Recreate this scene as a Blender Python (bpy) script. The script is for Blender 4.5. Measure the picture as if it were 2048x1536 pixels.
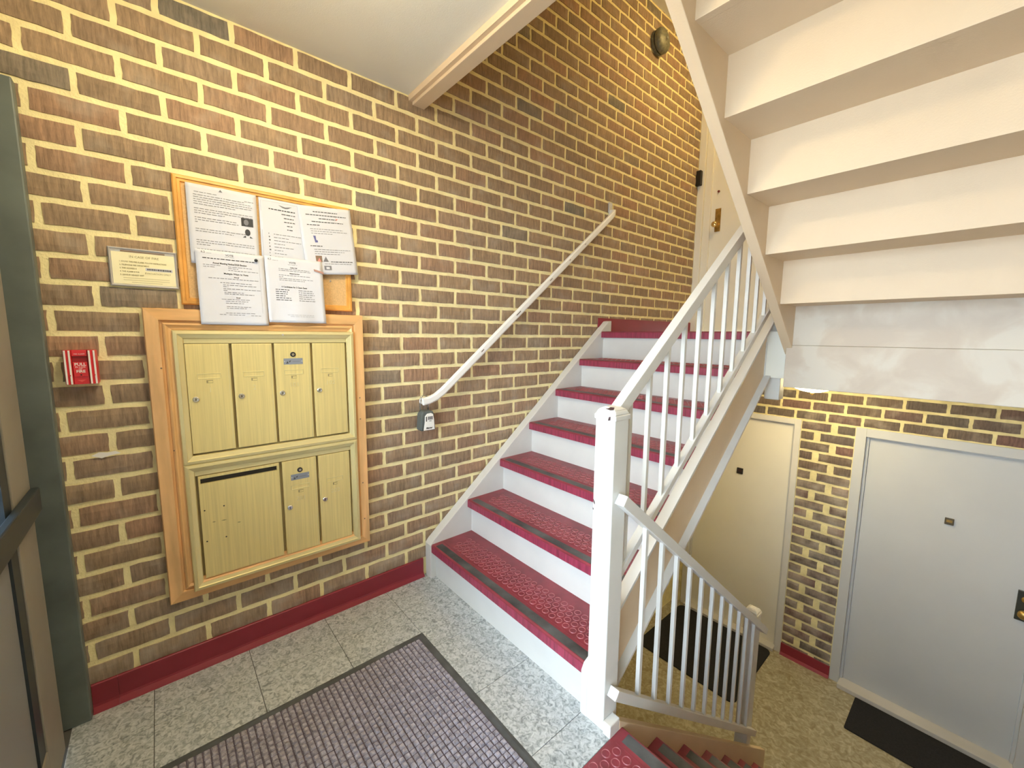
import bpy, bmesh, math, random
from mathutils import Vector, Matrix
random.seed(7)
for o in list(bpy.data.objects): bpy.data.objects.remove(o)
S = bpy.context.scene
COL = S.collection

# ------------------------------------------------------------------ camera
FPX = 821.505
CAM = Vector((1.9413, -1.0495, 1.3284))
RR = ((0.65175667, 0.7583769, 0.00881538), (0.0962085, -0.07114204, -0.99281556), (-0.75230124, 0.64792228, -0.11932961))
cd = bpy.data.cameras.new('camera'); cam = bpy.data.objects.new('camera', cd); COL.objects.link(cam)
cd.sensor_fit = 'HORIZONTAL'; cd.sensor_width = 36.0; cd.lens = FPX / 2048 * 36.0; cd.clip_start = 0.01; cd.clip_end = 200
rt, dn, fw = Vector(RR[0]).normalized(), Vector(RR[1]), Vector(RR[2]).normalized()
up = rt.cross(-fw) * -1; up = (fw.cross(rt)) * -1
if up.z < 0: up = -up
cam.matrix_world = Matrix(((rt.x, up.x, -fw.x, CAM.x), (rt.y, up.y, -fw.y, CAM.y), (rt.z, up.z, -fw.z, CAM.z), (0, 0, 0, 1)))
S.camera = cam
# ------------------------------------------------------------------ sky, exposure
W = bpy.data.worlds.new('sky'); S.world = W; W.use_nodes = True
bg = W.node_tree.nodes['Background']; bg.inputs[0].default_value = (0.72, 0.87, 1.0, 1); bg.inputs[1].default_value = 9.0
S.view_settings.view_transform = 'Standard'; S.view_settings.look = 'None'; S.view_settings.gamma = 1; S.view_settings.use_curve_mapping = False
S.view_settings.exposure = 0.45
LAMP_FILL, LAMP_UP, LAMP_LOW = 46.0, 55.0, 42.0     # emission of the warm ceiling lamps; the entry one is unseen, added as fill

# ------------------------------------------------------------------ measures (metres; left wall x=0, entry floor z=0)
RISE, RUN = 0.1939, 0.2378
BL, BH, ZC0, YJ = 0.2147, 0.08185, 1.4423, -0.1164
YB = 2.92                 # back wall
ZL = -1.43                # lower floor
ZH = 7 * RISE             # half landing
XR = 2.42                 # right wall
YF = -1.36                # entrance plane
ZS = 2.465                # soffit of the upper landing

# ------------------------------------------------------------------ materials
MATS = {}
def nodes(name):
    m = bpy.data.materials.new(name); m.use_nodes = True; MATS[name] = m
    nt = m.node_tree; return m, nt, nt.nodes['Principled BSDF']
def N(nt, typ, **kw):
    n = nt.nodes.new(typ)
    for k, v in kw.items():
        if k.startswith('i_'): n.inputs[k[2:].replace('_', ' ')].default_value = v
        else: setattr(n, k, v)
    return n
def rgba(c): return (c[0], c[1], c[2], 1)
def ramp(nt, stops):
    r = nt.nodes.new('ShaderNodeValToRGB'); e = r.color_ramp.elements
    while len(e) < len(stops): e.new(0.5)
    for el, (p, c) in zip(e, stops): el.position = p; el.color = rgba(c)
    return r
def simple(name, col, rough=0.5, metal=0.0, noise=0.0, nscale=12.0, bump=0.0, bscale=80.0, spec=None, stretch=(1, 1, 1)):
    m, nt, b = nodes(name)
    b.inputs['Base Color'].default_value = rgba(col); b.inputs['Roughness'].default_value = rough; b.inputs['Metallic'].default_value = metal
    if spec is not None: b.inputs['Specular IOR Level'].default_value = spec
    if noise or bump:
        tc = N(nt, 'ShaderNodeTexCoord'); mp = N(nt, 'ShaderNodeMapping'); mp.inputs['Scale'].default_value = stretch
        nt.links.new(tc.outputs['Object'], mp.inputs[0])
    if noise:
        n = N(nt, 'ShaderNodeTexNoise'); n.inputs['Scale'].default_value = nscale; n.inputs['Detail'].default_value = 5
        nt.links.new(mp.outputs[0], n.inputs['Vector'])
        lo = tuple(max(0, c * (1 - noise)) for c in col); hi = tuple(min(1, c * (1 + noise)) for c in col)
        r = ramp(nt, [(0.3, lo), (0.7, hi)]); nt.links.new(n.outputs['Fac'], r.inputs[0]); nt.links.new(r.outputs[0], b.inputs['Base Color'])
    if bump:
        n2 = N(nt, 'ShaderNodeTexNoise'); n2.inputs['Scale'].default_value = bscale; n2.inputs['Detail'].default_value = 4
        nt.links.new(mp.outputs[0], n2.inputs['Vector'])
        bp = N(nt, 'ShaderNodeBump'); bp.inputs['Strength'].default_value = bump; bp.inputs['Distance'].default_value = 0.004
        nt.links.new(n2.outputs['Fac'], bp.inputs['Height']); nt.links.new(bp.outputs[0], b.inputs['Normal'])
    return m
def brick_material(name, stops, vert_axis_scale):
    m, nt, b = nodes(name)
    oi = N(nt, 'ShaderNodeObjectInfo'); ge = N(nt, 'ShaderNodeNewGeometry')
    ad = N(nt, 'ShaderNodeMath', operation='ADD'); fr = N(nt, 'ShaderNodeMath', operation='FRACT')
    nt.links.new(oi.outputs['Random'], ad.inputs[0]); nt.links.new(ge.outputs['Random Per Island'], ad.inputs[1]); nt.links.new(ad.outputs[0], fr.inputs[0])
    r = ramp(nt, stops); nt.links.new(fr.outputs[0], r.inputs[0])
    mp = N(nt, 'ShaderNodeMapping'); mp.inputs['Scale'].default_value = vert_axis_scale
    nt.links.new(ge.outputs['Position'], mp.inputs[0])
    n = N(nt, 'ShaderNodeTexNoise'); n.inputs['Scale'].default_value = 1.0; n.inputs['Detail'].default_value = 6; n.inputs['Roughness'].default_value = 0.65
    nt.links.new(mp.outputs[0], n.inputs['Vector'])
    r2 = ramp(nt, [(0.25, (0.5, 0.5, 0.5)), (0.48, (1, 1, 1)), (0.75, (1.7, 1.65, 1.6))]); nt.links.new(n.outputs['Fac'], r2.inputs[0])
    mx = N(nt, 'ShaderNodeMix', data_type='RGBA', blend_type='MULTIPLY'); mx.inputs[0].default_value = 0.8
    nt.links.new(r.outputs[0], mx.inputs[6]); nt.links.new(r2.outputs[0], mx.inputs[7])
    # pale lime bloom blotches, spread lower down to paint in the daylit wall foot
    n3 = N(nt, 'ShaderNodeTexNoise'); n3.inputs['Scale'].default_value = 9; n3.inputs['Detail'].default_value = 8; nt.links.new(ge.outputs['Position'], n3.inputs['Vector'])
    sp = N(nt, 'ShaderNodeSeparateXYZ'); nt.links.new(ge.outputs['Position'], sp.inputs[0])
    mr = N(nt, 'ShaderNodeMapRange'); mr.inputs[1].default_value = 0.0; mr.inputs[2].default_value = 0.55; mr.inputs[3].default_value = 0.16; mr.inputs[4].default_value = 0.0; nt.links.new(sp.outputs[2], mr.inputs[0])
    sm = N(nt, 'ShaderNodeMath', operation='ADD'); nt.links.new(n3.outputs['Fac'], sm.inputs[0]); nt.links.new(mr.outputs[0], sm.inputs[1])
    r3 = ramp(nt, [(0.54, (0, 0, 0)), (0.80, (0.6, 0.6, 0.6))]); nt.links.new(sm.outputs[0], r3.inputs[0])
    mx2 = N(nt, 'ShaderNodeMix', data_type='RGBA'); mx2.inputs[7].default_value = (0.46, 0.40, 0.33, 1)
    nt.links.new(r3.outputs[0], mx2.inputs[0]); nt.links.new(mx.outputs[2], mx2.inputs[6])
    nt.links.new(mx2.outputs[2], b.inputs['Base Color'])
    b.inputs['Roughness'].default_value = 0.85
    bp = N(nt, 'ShaderNodeBump'); bp.inputs['Strength'].default_value = 0.55; bp.inputs['Distance'].default_value = 0.004
    nt.links.new(n.outputs['Fac'], bp.inputs['Height']); nt.links.new(bp.outputs[0], b.inputs['Normal'])
    return m
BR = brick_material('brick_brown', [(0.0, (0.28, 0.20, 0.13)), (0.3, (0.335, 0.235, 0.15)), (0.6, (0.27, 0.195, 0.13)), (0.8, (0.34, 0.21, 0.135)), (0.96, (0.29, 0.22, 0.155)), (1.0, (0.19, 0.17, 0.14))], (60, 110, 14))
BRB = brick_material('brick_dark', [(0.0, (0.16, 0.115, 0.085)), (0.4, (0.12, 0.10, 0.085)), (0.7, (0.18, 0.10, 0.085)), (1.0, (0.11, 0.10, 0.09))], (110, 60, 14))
MORTAR = simple('mortar_cream', (0.93, 0.82, 0.46), 0.9, noise=0.10, nscale=18, bump=0.7, bscale=120)
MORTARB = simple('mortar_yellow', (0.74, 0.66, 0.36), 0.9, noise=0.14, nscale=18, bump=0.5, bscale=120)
WHITE = simple('paint_white', (0.64, 0.63, 0.605), 0.42, noise=0.035, nscale=7, bump=0.08, bscale=40)
PAINTC = simple('paint_cream', (0.70, 0.545, 0.375), 0.5, noise=0.03, nscale=5, bump=0.12, bscale=220)
CEILM = simple('ceiling_paint', (0.80, 0.78, 0.70), 0.8, noise=0.02, nscale=4, bump=0.15, bscale=300)
DOORP = simple('door_paint', (0.80, 0.77, 0.68), 0.45, noise=0.02, nscale=4)
DOORW = simple('door_paint_cool', (0.53, 0.545, 0.56), 0.4, noise=0.02, nscale=4)
REDB = simple('red_vinyl', (0.25, 0.022, 0.040), 0.4, noise=0.08, nscale=8)
RUB = simple('red_rubber', (0.215, 0.030, 0.045), 0.36, noise=0.22, nscale=14, bump=0.15, bscale=60)
RUBW = simple('red_rubber_worn', (0.32, 0.09, 0.105), 0.4)
RUBF = simple('red_rubber_front', (0.27, 0.035, 0.07), 0.42, noise=0.35, nscale=3, stretch=(30, 30, 3))
STRIP = simple('worn_black_strip', (0.06, 0.065, 0.07), 0.5, noise=0.75, nscale=9)
BLACK = simple('black', (0.012, 0.012, 0.013), 0.5)
MATB = simple('black_mat', (0.012, 0.012, 0.014), 0.95, noise=0.4, nscale=120, bump=0.5, bscale=400)
MATR = simple('mat_rubber', (0.075, 0.085, 0.095), 0.7, noise=0.25, nscale=15)
MATC = simple('mat_carpet', (0.35, 0.335, 0.40), 0.95, noise=0.35, nscale=70, bump=0.6, bscale=500)
WOOD = simple('pine_wood', (0.80, 0.49, 0.22), 0.45, noise=0.22, nscale=2.2, bump=0.05, stretch=(10, 10, 1.6))
WOODH = simple('pine_wood_rail', (0.74, 0.43, 0.18), 0.45, noise=0.22, nscale=2.2, bump=0.05, stretch=(10, 1.6, 10))
OAK = simple('oak_frame', (0.78, 0.38, 0.085), 0.45, noise=0.2, nscale=3, stretch=(8, 4, 4))
CORK = simple('cork', (0.66, 0.42, 0.19), 0.9, noise=0.12, nscale=200)
GOLD = simple('brushed_gold', (0.80, 0.66, 0.29), 0.42, metal=0.3, noise=0.08, nscale=2.0, bump=0.05, bscale=3, stretch=(60, 90, 2))
GOLDF = simple('gold_frame', (0.76, 0.66, 0.34), 0.38, metal=0.35, noise=0.05, nscale=3)
GOLDD = simple('gold_shadow_gap', (0.32, 0.26, 0.12), 0.6)
CHROME = simple('chrome', (0.62, 0.63, 0.65), 0.25, metal=1.0)
PLATEG = simple('grey_plate', (0.24, 0.26, 0.30), 0.5)
ALU = simple('aluminium', (0.72, 0.73, 0.76), 0.3, metal=0.7)
BRASS = simple('brass', (0.42, 0.27, 0.08), 0.35, metal=0.8, noise=0.3, nscale=30)
PAPER = simple('paper', (0.62, 0.63, 0.69), 0.7)
CARD = simple('cream_card', (0.93, 0.88, 0.60), 0.6)
INK = simple('ink', (0.05, 0.05, 0.055), 0.8)
INKG = simple('ink_grey', (0.20, 0.20, 0.22), 0.8)
INKC = simple('ink_olive', (0.32, 0.28, 0.13), 0.8)
BLUEI = simple('ink_blue', (0.13, 0.14, 0.34), 0.8)
BRNI = simple('ink_brown', (0.25, 0.17, 0.12), 0.8)
PINKI = simple('ink_pink', (0.75, 0.25, 0.22), 0.8)
REDP = simple('alarm_red', (0.68, 0.025, 0.035), 0.35)
WHT = simple('white_enamel', (0.9, 0.9, 0.88), 0.4)
GREEN = simple('dark_green_paint', (0.13, 0.155, 0.145), 0.5, noise=0.25, nscale=6, bump=0.1, bscale=30)
TANM = simple('bronze_stile', (0.26, 0.24, 0.20), 0.5, noise=0.06, nscale=8)
NAVY = simple('dark_gasket', (0.02, 0.03, 0.04), 0.4)
GREYG = simple('bell_grey', (0.17, 0.17, 0.13), 0.5, metal=0.3, noise=0.35, nscale=60, bump=0.2)
RUST = simple('bare_metal', (0.045, 0.02, 0.02), 0.7)
CONC = simple('concrete', (0.55, 0.53, 0.5), 0.9, noise=0.1, nscale=3)
TAPE = simple('brown_tape', (0.45, 0.24, 0.19), 0.7)
def terrazzo(name, stops, scale):
    m, nt, b = nodes(name)
    ge = N(nt, 'ShaderNodeNewGeometry'); oi = N(nt, 'ShaderNodeObjectInfo')
    va = N(nt, 'ShaderNodeVectorMath', operation='SCALE'); va.inputs[0].default_value = (7, 5, 3); nt.links.new(oi.outputs['Random'], va.inputs['Scale'])
    vb = N(nt, 'ShaderNodeVectorMath', operation='ADD'); nt.links.new(ge.outputs['Position'], vb.inputs[0]); nt.links.new(va.outputs[0], vb.inputs[1])
    n = N(nt, 'ShaderNodeTexNoise'); n.inputs['Scale'].default_value = scale; n.inputs['Detail'].default_value = 4; n.inputs['Distortion'].default_value = 1.4
    nt.links.new(vb.outputs[0], n.inputs['Vector'])
    r = ramp(nt, stops); nt.links.new(n.outputs['Fac'], r.inputs[0])
    nt.links.new(r.outputs[0], b.inputs['Base Color']); b.inputs['Roughness'].default_value = 0.38
    return m
TILE = terrazzo('grey_tile', [(0.30, (0.20, 0.225, 0.24)), (0.43, (0.34, 0.375, 0.40)), (0.54, (0.48, 0.52, 0.55)), (0.7, (0.60, 0.64, 0.66))], 60)
LFLOOR = terrazzo('beige_floor', [(0.30, (0.26, 0.22, 0.13)), (0.5, (0.36, 0.32, 0.21)), (0.7, (0.50, 0.46, 0.34))], 24)
JOINT = simple('tile_joint', (0.09, 0.09, 0.09), 0.9)
def patchy(name):     # old touched-up paint: blotches with a shape of their own
    m, nt, b = nodes(name)
    ge = N(nt, 'ShaderNodeNewGeometry'); n = N(nt, 'ShaderNodeTexNoise'); n.inputs['Scale'].default_value = 5.5; n.inputs['Detail'].default_value = 6; n.inputs['Distortion'].default_value = 0.6
    nt.links.new(ge.outputs['Position'], n.inputs['Vector'])
    r = ramp(nt, [(0.40, (0.57, 0.475, 0.38)), (0.5, (0.61, 0.52, 0.42)), (0.58, (0.655, 0.585, 0.49))]); nt.links.new(n.outputs['Fac'], r.inputs[0])
    nt.links.new(r.outputs[0], b.inputs['Base Color']); b.inputs['Roughness'].default_value = 0.55
    return m
PATCH = patchy('patched_paint')
def glass_mat():
    m, nt, b = nodes('clear_glass'); nt.nodes.remove(b)
    t = N(nt, 'ShaderNodeBsdfTransparent'); g = N(nt, 'ShaderNodeBsdfGlossy'); g.inputs['Roughness'].default_value = 0.03
    f = N(nt, 'ShaderNodeFresnel'); f.inputs[0].default_value = 1.35; mx = N(nt, 'ShaderNodeMixShader')
    nt.links.new(f.outputs[0], mx.inputs[0]); nt.links.new(t.outputs[0], mx.inputs[1]); nt.links.new(g.outputs[0], mx.inputs[2])
    nt.links.new(mx.outputs[0], nt.nodes['Material Output'].inputs[0]); return m
GLASS = glass_mat()
def lamp_mat(name, col, st):
    m, nt, b = nodes(name); b.inputs['Base Color'].default_value = (0.9, 0.9, 0.88, 1)
    b.inputs['Emission Color'].default_value = rgba(col); b.inputs['Emission Strength'].default_value = st; return m

# ------------------------------------------------------------------ mesh helpers
class MB:
    def __init__(s): s.v = []; s.f = []
    def add(s, vs, fs):
        o = len(s.v); s.v += [tuple(v) for v in vs]; s.f += [tuple(i + o for i in f) for f in fs]; return s
    def box(s, x0, x1, y0, y1, z0, z1):
        return s.add([(x0, y0, z0), (x1, y0, z0), (x1, y1, z0), (x0, y1, z0), (x0, y0, z1), (x1, y0, z1), (x1, y1, z1), (x0, y1, z1)],
                     [(0, 3, 2, 1), (4, 5, 6, 7), (0, 1, 5, 4), (1, 2, 6, 5), (2, 3, 7, 6), (3, 0, 4, 7)])
    def prism(s, poly, axis, a, b):          # poly: 2-D outline in the two other axes, extruded along axis from a to b
        n = len(poly)
        def P(p, t):
            if axis == 'x': return (t, p[0], p[1])
            if axis == 'y': return (p[0], t, p[1])
            return (p[0], p[1], t)
        return s.add([P(p, a) for p in poly] + [P(p, b) for p in poly],
                     [tuple(range(n))[::-1], tuple(range(n, 2 * n))] + [(i, (i + 1) % n, n + (i + 1) % n, n + i) for i in range(n)])
    def disc(s, c, axis, r, h, n=16, r2=None):   # cylinder or cone frustum from c along +axis
        r2 = r if r2 is None else r2
        e = {'x': (Vector((0, 1, 0)), Vector((0, 0, 1)), Vector((1, 0, 0))), 'y': (Vector((1, 0, 0)), Vector((0, 0, 1)), Vector((0, 1, 0))), 'z': (Vector((1, 0, 0)), Vector((0, 1, 0)), Vector((0, 0, 1)))}[axis]
        c = Vector(c); vs = []
        for k, rr in ((0, r), (1, r2)):
            for i in range(n):
                a = 2 * math.pi * i / n; vs.append(c + e[2] * h * k + (e[0] * math.cos(a) + e[1] * math.sin(a)) * rr)
        return s.add(vs, [tuple(range(n))[::-1], tuple(range(n, 2 * n))] + [(i, (i + 1) % n, n + (i + 1) % n, n + i) for i in range(n)])
    def lathe(s, c, axis, prof, n=24):           # prof: (distance along axis, radius)
        e = {'x': (Vector((0, 1, 0)), Vector((0, 0, 1)), Vector((1, 0, 0))), 'y': (Vector((1, 0, 0)), Vector((0, 0, 1)), Vector((0, 1, 0))), 'z': (Vector((1, 0, 0)), Vector((0, 1, 0)), Vector((0, 0, 1)))}[axis]
        c = Vector(c); vs = []; fs = []
        for h, r in prof:
            for i in range(n):
                a = 2 * math.pi * i / n; vs.append(c + e[2] * h + (e[0] * math.cos(a) + e[1] * math.sin(a)) * max(r, 1e-4))
        for k in range(len(prof) - 1):
            for i in range(n): fs.append((k * n + i, k * n + (i + 1) % n, (k + 1) * n + (i + 1) % n, (k + 1) * n + i))
        fs.append(tuple(range(n))[::-1]); fs.append(tuple(range((len(prof) - 1) * n, len(prof) * n)))
        return s.add(vs, fs)
    def tube(s, pts, prof):                       # sweep a closed profile (side, up) along pts
        pts = [Vector(p) for p in pts]; n = len(prof); vs = []; fs = []
        for i, p in enumerate(pts):
            d = ((pts[i + 1] - p) if i == 0 else (p - pts[i - 1]) if i == len(pts) - 1 else ((pts[i + 1] - p).normalized() + (p - pts[i - 1]).normalized())).normalized()
            sd = d.cross(Vector((0, 0, 1)))
            if sd.length < 1e-3: sd = Vector((1, 0, 0))
            sd.normalize(); u = sd.cross(d)
            for a, b in prof: vs.append(p + sd * a + u * b)
        for i in range(len(pts) - 1):
            for k in range(n): fs.append((i * n + k, i * n + (k + 1) % n, (i + 1) * n + (k + 1) % n, (i + 1) * n + k))
        fs.append(tuple(range(n))[::-1]); fs.append(tuple(range((len(pts) - 1) * n, len(pts) * n)))
        return s.add(vs, fs)
    def mesh(s, name):
        me = bpy.data.meshes.new(name); me.from_pydata(s.v, [], s.f)
        bm = bmesh.new(); bm.from_mesh(me); bmesh.ops.recalc_face_normals(bm, faces=bm.faces); bm.to_mesh(me); bm.free(); return me
    def build(s, name, mat, parent=None, smooth=False, bevel=0.0, kind=None, seg=2):
        me = s.mesh(name); me.materials.append(mat)
        if smooth:
            for p in me.polygons: p.use_smooth = True
        o = bpy.data.objects.new(name, me); COL.objects.link(o)
        if parent: o.parent = parent; o.matrix_parent_inverse = Matrix.Translation(-parent.location) if parent.parent is None else Matrix.Identity(4)
        if bevel:
            b = o.modifiers.new('bevel', 'BEVEL'); b.width = bevel; b.segments = seg; b.limit_method = 'ANGLE'; b.angle_limit = math.radians(40)
        if kind: o['kind'] = kind
        return o
def sq(w, h=None):
    h = h or w; return [(-w / 2, -h / 2), (w / 2, -h / 2), (w / 2, h / 2), (-w / 2, h / 2)]
def circ(r, n=12): return [(r * math.cos(2 * math.pi * i / n), r * math.sin(2 * math.pi * i / n)) for i in range(n)]
def tag(o, label, cat, group=None, kind=None):
    o['label'] = label; o['category'] = cat
    if group: o['group'] = group
    if kind: o['kind'] = kind
    return o
def thing(name, loc, label, cat, group=None, kind=None):
    o = bpy.data.objects.new(name, None); COL.objects.link(o); o.location = loc; o.empty_display_size = 0.05
    return tag(o, label, cat, group, kind)
def lab(o, t): o['label'] = t; return o
def frame_side(side, y0, y1, z0, z1, prof):
    """one mitred side of a rectangular frame on the left wall; prof: (inset d, x)"""
    def ends(d):
        return {'left': ((y0 + d, z0 + d), (y0 + d, z1 - d)), 'right': ((y1 - d, z0 + d), (y1 - d, z1 - d)),
                'top': ((y0 + d, z1 - d), (y1 - d, z1 - d)), 'bottom': ((y0 + d, z0 + d), (y1 - d, z0 + d))}[side]
    n = len(prof); vs = []
    for k in (0, 1):
        for d, x in prof: e = ends(d)[k]; vs.append((x, e[0], e[1]))
    return MB().add(vs, [tuple(range(n))[::-1], tuple(range(n, 2 * n))] + [(i, (i + 1) % n, n + (i + 1) % n, n + i) for i in range(n)])
def text_mesh(body, size, bold=0.0, align='CENTER', shear=0.0, spacing=1.0):
    c = bpy.data.curves.new('t', 'FONT'); c.body = body; c.size = size; c.align_x = align; c.align_y = 'CENTER'; c.resolution_u = 2; c.offset = bold; c.shear = shear; c.space_character = spacing
    o = bpy.data.objects.new('t', c); COL.objects.link(o)
    dg = bpy.context.evaluated_depsgraph_get(); me = bpy.data.meshes.new_from_object(o.evaluated_get(dg))
    vs = [v.co.copy() for v in me.vertices]; fs = [tuple(p.vertices) for p in me.polygons]
    bpy.data.objects.remove(o); bpy.data.curves.remove(c); bpy.data.meshes.remove(me); return vs, fs
def wall_text(name, body, size, y, z, x, mat, parent, bold=0.0, align='CENTER', depth=0.0, shear=0.0, sx=1.0, fn=None):
    vs, fs = text_mesh(body, size, bold, align, shear)
    m = MB(); m.add([((fn(y + v.x * sx, z + v.y) if fn else x), y + v.x * sx, z + v.y) for v in vs], fs)
    o = m.build(name, mat, parent)
    if depth:
        s = o.modifiers.new('solid', 'SOLIDIFY'); s.thickness = depth; s.offset = 1
    return o

# ------------------------------------------------------------------ brick walls
def brick_variants(n, sx, sz, depth):
    out = []
    for i in range(n):
        rnd = random.Random(100 + i); m = MB(); NX, NZ = 7, 3; vs = []; g = {}
        def edge(a, b):       # wobbling arris
            return rnd.uniform(-0.0016, 0.0016)
        for iz in range(NZ + 1):
            for ix in range(NX + 1):
                a = -sx / 2 + sx * ix / NX; b = -sz / 2 + sz * iz / NZ; bord = ix in (0, NX) or iz in (0, NZ)
                if ix == 0: a += 0.003 + edge(0, 0)
                if ix == NX: a -= 0.003 + edge(0, 0)
                if iz == 0: b += 0.003 + edge(0, 0)
                if iz == NZ: b -= 0.003 + edge(0, 0)
                g[ix, iz] = len(vs); vs.append(((depth * 0.45 if bord else depth + rnd.uniform(-0.0006, 0.0006)), a, b))
        fs = [(g[ix, iz], g[ix + 1, iz], g[ix + 1, iz + 1], g[ix, iz + 1]) for ix in range(NX) for iz in range(NZ)]
        loop = [(ix, 0) for ix in range(NX)] + [(NX, iz) for iz in range(NZ)] + [(ix, NZ) for ix in range(NX, 0, -1)] + [(0, iz) for iz in range(NZ, 0, -1)]
        base = len(vs)
        for ix, iz in loop:
            v = vs[g[ix, iz]]; vs.append((-0.004, v[1] * 1.012, v[2] * 1.03))
        L = len(loop)
        for k in range(L): fs.append((g[loop[k]], base + k, base + (k + 1) % L, g[loop[(k + 1) % L]]))
        m.add(vs, fs); out.append(m)
    return out
JW = 0.0132
BVAR = brick_variants(8, BL - JW, BH - JW, 0.006)
BMESH = []
for i, m in enumerate(BVAR):
    me = m.mesh('brick'); me.materials.append(BR)
    for p in me.polygons: p.use_smooth = False
    BMESH.append(me)
def project(p):
    d = Vector(p) - CAM; z = fw.dot(d)
    if z < 0.05: return None
    return 1024 + FPX * rt.dot(d) / z, 768 - FPX * up.dot(d) / z, z

wall_left = thing('wall_left', (0, 0, 0), 'long brown brick wall with cream mortar behind the mailboxes', 'wall', kind='structure')
MB().box(-0.2, 0.0, YF - 0.4, YB + 0.3, ZL - 0.2, 5.0).build('mortar_bed', MORTAR, wall_left)
cands = []; k = 17
while True:
    z = ZC0 - k * BH
    if z > 3.95: break
    if z > 0.08:
        off = YJ + (BL / 2 if k % 2 == 0 else 0.0)
        n0 = int((YF - 0.25 - off) / BL) - 1
        for n in range(n0, n0 + 24):
            y = off + n * BL; ya, yb = y - BL / 2, y + BL / 2
            if ya > YB - 0.02 or yb < YF - 0.3: continue
            sc = 1.0
            if yb > YB:
                sc = (YB - ya) / BL; y = (ya + YB) / 2
                if sc < 0.15: continue
            cands.append((y, z + random.uniform(-0.0008, 0.0008), sc))
    k -= 1
def hidden(y, z):
    if -1.07 < y - 0.09 and y + 0.09 < -0.33 and 0.33 < z < 1.40: return True
    if -0.95 < y - 0.09 and y + 0.09 < -0.38 and 1.44 < z < 1.86: return True
    if y > 0 and z < 0.16 + 0.80 * y and y < 1.55: return True
    if y >= 1.45 and z < ZH + 0.08: return True
    if y < -0.1 and z > ZS: return True
    return False
def score(b):
    q = project((0, b[0], b[1]))
    if not q or not (-60 < q[0] < 2100 and -40 < q[1] < 1580) or hidden(b[0], b[1]): return 0
    return (CAM.x / (Vector((0, b[0], b[1])) - CAM).length) / q[2] ** 2 * b[2]
cands.sort(key=lambda b: -score(b))
for i, (y, z, sc) in enumerate(cands[:299]):
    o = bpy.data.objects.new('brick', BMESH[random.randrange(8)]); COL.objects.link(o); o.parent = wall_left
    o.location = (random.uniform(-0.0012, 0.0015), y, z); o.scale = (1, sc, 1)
    if random.random() < 0.5: o.rotation_euler = (math.pi, 0, 0)
m = MB()
for (y, z, sc) in cands[299:]:
    v = BVAR[random.randrange(8)]; dx = random.uniform(-0.001, 0.0015)
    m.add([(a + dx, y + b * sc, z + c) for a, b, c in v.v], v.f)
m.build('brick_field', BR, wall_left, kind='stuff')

sm_ = MB().add([(0.0078, -1.245, 0.911), (0.0078, -1.225, 0.921), (0.0078, -1.205, 0.917), (0.0078, -1.185, 0.919), (0.0078, -1.172, 0.909), (0.0078, -1.20, 0.905), (0.0078, -1.22, 0.899)], [tuple(range(7))]).build('paint_smear', WHT, wall_left); lab(sm_, 'white paint smear on a brick')
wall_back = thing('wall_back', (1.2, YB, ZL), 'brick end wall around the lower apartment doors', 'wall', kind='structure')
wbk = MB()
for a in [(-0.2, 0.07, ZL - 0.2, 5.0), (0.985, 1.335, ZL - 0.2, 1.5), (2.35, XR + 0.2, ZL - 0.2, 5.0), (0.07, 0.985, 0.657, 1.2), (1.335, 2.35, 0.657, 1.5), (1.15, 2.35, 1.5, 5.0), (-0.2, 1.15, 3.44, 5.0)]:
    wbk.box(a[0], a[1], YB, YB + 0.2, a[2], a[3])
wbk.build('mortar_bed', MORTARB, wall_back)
def back_brick(x, z, w):
    me = BB.get(round(w, 3))
    if me is None:
        mm = MB(); src = BVAR[random.randrange(8)]; s = w / (BL - JW)
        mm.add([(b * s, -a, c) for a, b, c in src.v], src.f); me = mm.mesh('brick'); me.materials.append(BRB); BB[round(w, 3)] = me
    o = bpy.data.objects.new('brick', me); COL.objects.link(o); o.parent = wall_back; o.matrix_parent_inverse = Matrix.Translation(-wall_back.location)
    o.location = (x, YB + random.uniform(-0.001, 0.001), z)
BB = {}
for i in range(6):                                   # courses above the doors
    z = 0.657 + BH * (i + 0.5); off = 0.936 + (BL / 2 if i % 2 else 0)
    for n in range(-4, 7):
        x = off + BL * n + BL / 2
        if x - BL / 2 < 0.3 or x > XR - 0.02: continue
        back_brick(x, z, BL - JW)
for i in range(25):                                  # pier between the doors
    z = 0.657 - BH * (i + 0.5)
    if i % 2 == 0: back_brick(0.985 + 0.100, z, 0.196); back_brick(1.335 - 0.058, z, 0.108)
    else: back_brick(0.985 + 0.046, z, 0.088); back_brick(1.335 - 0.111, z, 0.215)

wall_right = thing('wall_right', (XR, 0, 0), 'brick wall on the far side of the upper stair flight', 'wall', kind='structure')
MB().box(XR, XR + 0.2, YF - 0.4, YB + 0.3, ZL - 0.2, 5.0).build('mortar_bed', MORTAR, wall_right)
m = MB()
for k in range(-32, 36):
    z = ZC0 - k * BH
    for n in range(-8, 15):
        y = YJ + (BL / 2 if k % 2 else 0) + n * BL
        if YF < y < YB - 0.1 and ZL < z < 4:
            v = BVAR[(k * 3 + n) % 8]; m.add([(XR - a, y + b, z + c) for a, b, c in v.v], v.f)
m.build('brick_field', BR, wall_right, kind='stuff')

wall_front = thing('wall_front', (1.2, YF, 0), 'painted wall strip above the glazed entrance', 'wall', kind='structure')
MB().box(0.0, XR, YF - 0.12, YF, 2.12, ZS).build('lintel', CEILM, wall_front)
MB().box(0.0, XR, YF - 0.12, YF, ZS, 5.0).build('upper_panel', CEILM, wall_front)
MB().box(0.0, XR, YF - 0.12, YF, ZL - 0.2, -0.25).build('foundation', CONC, wall_front)

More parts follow.
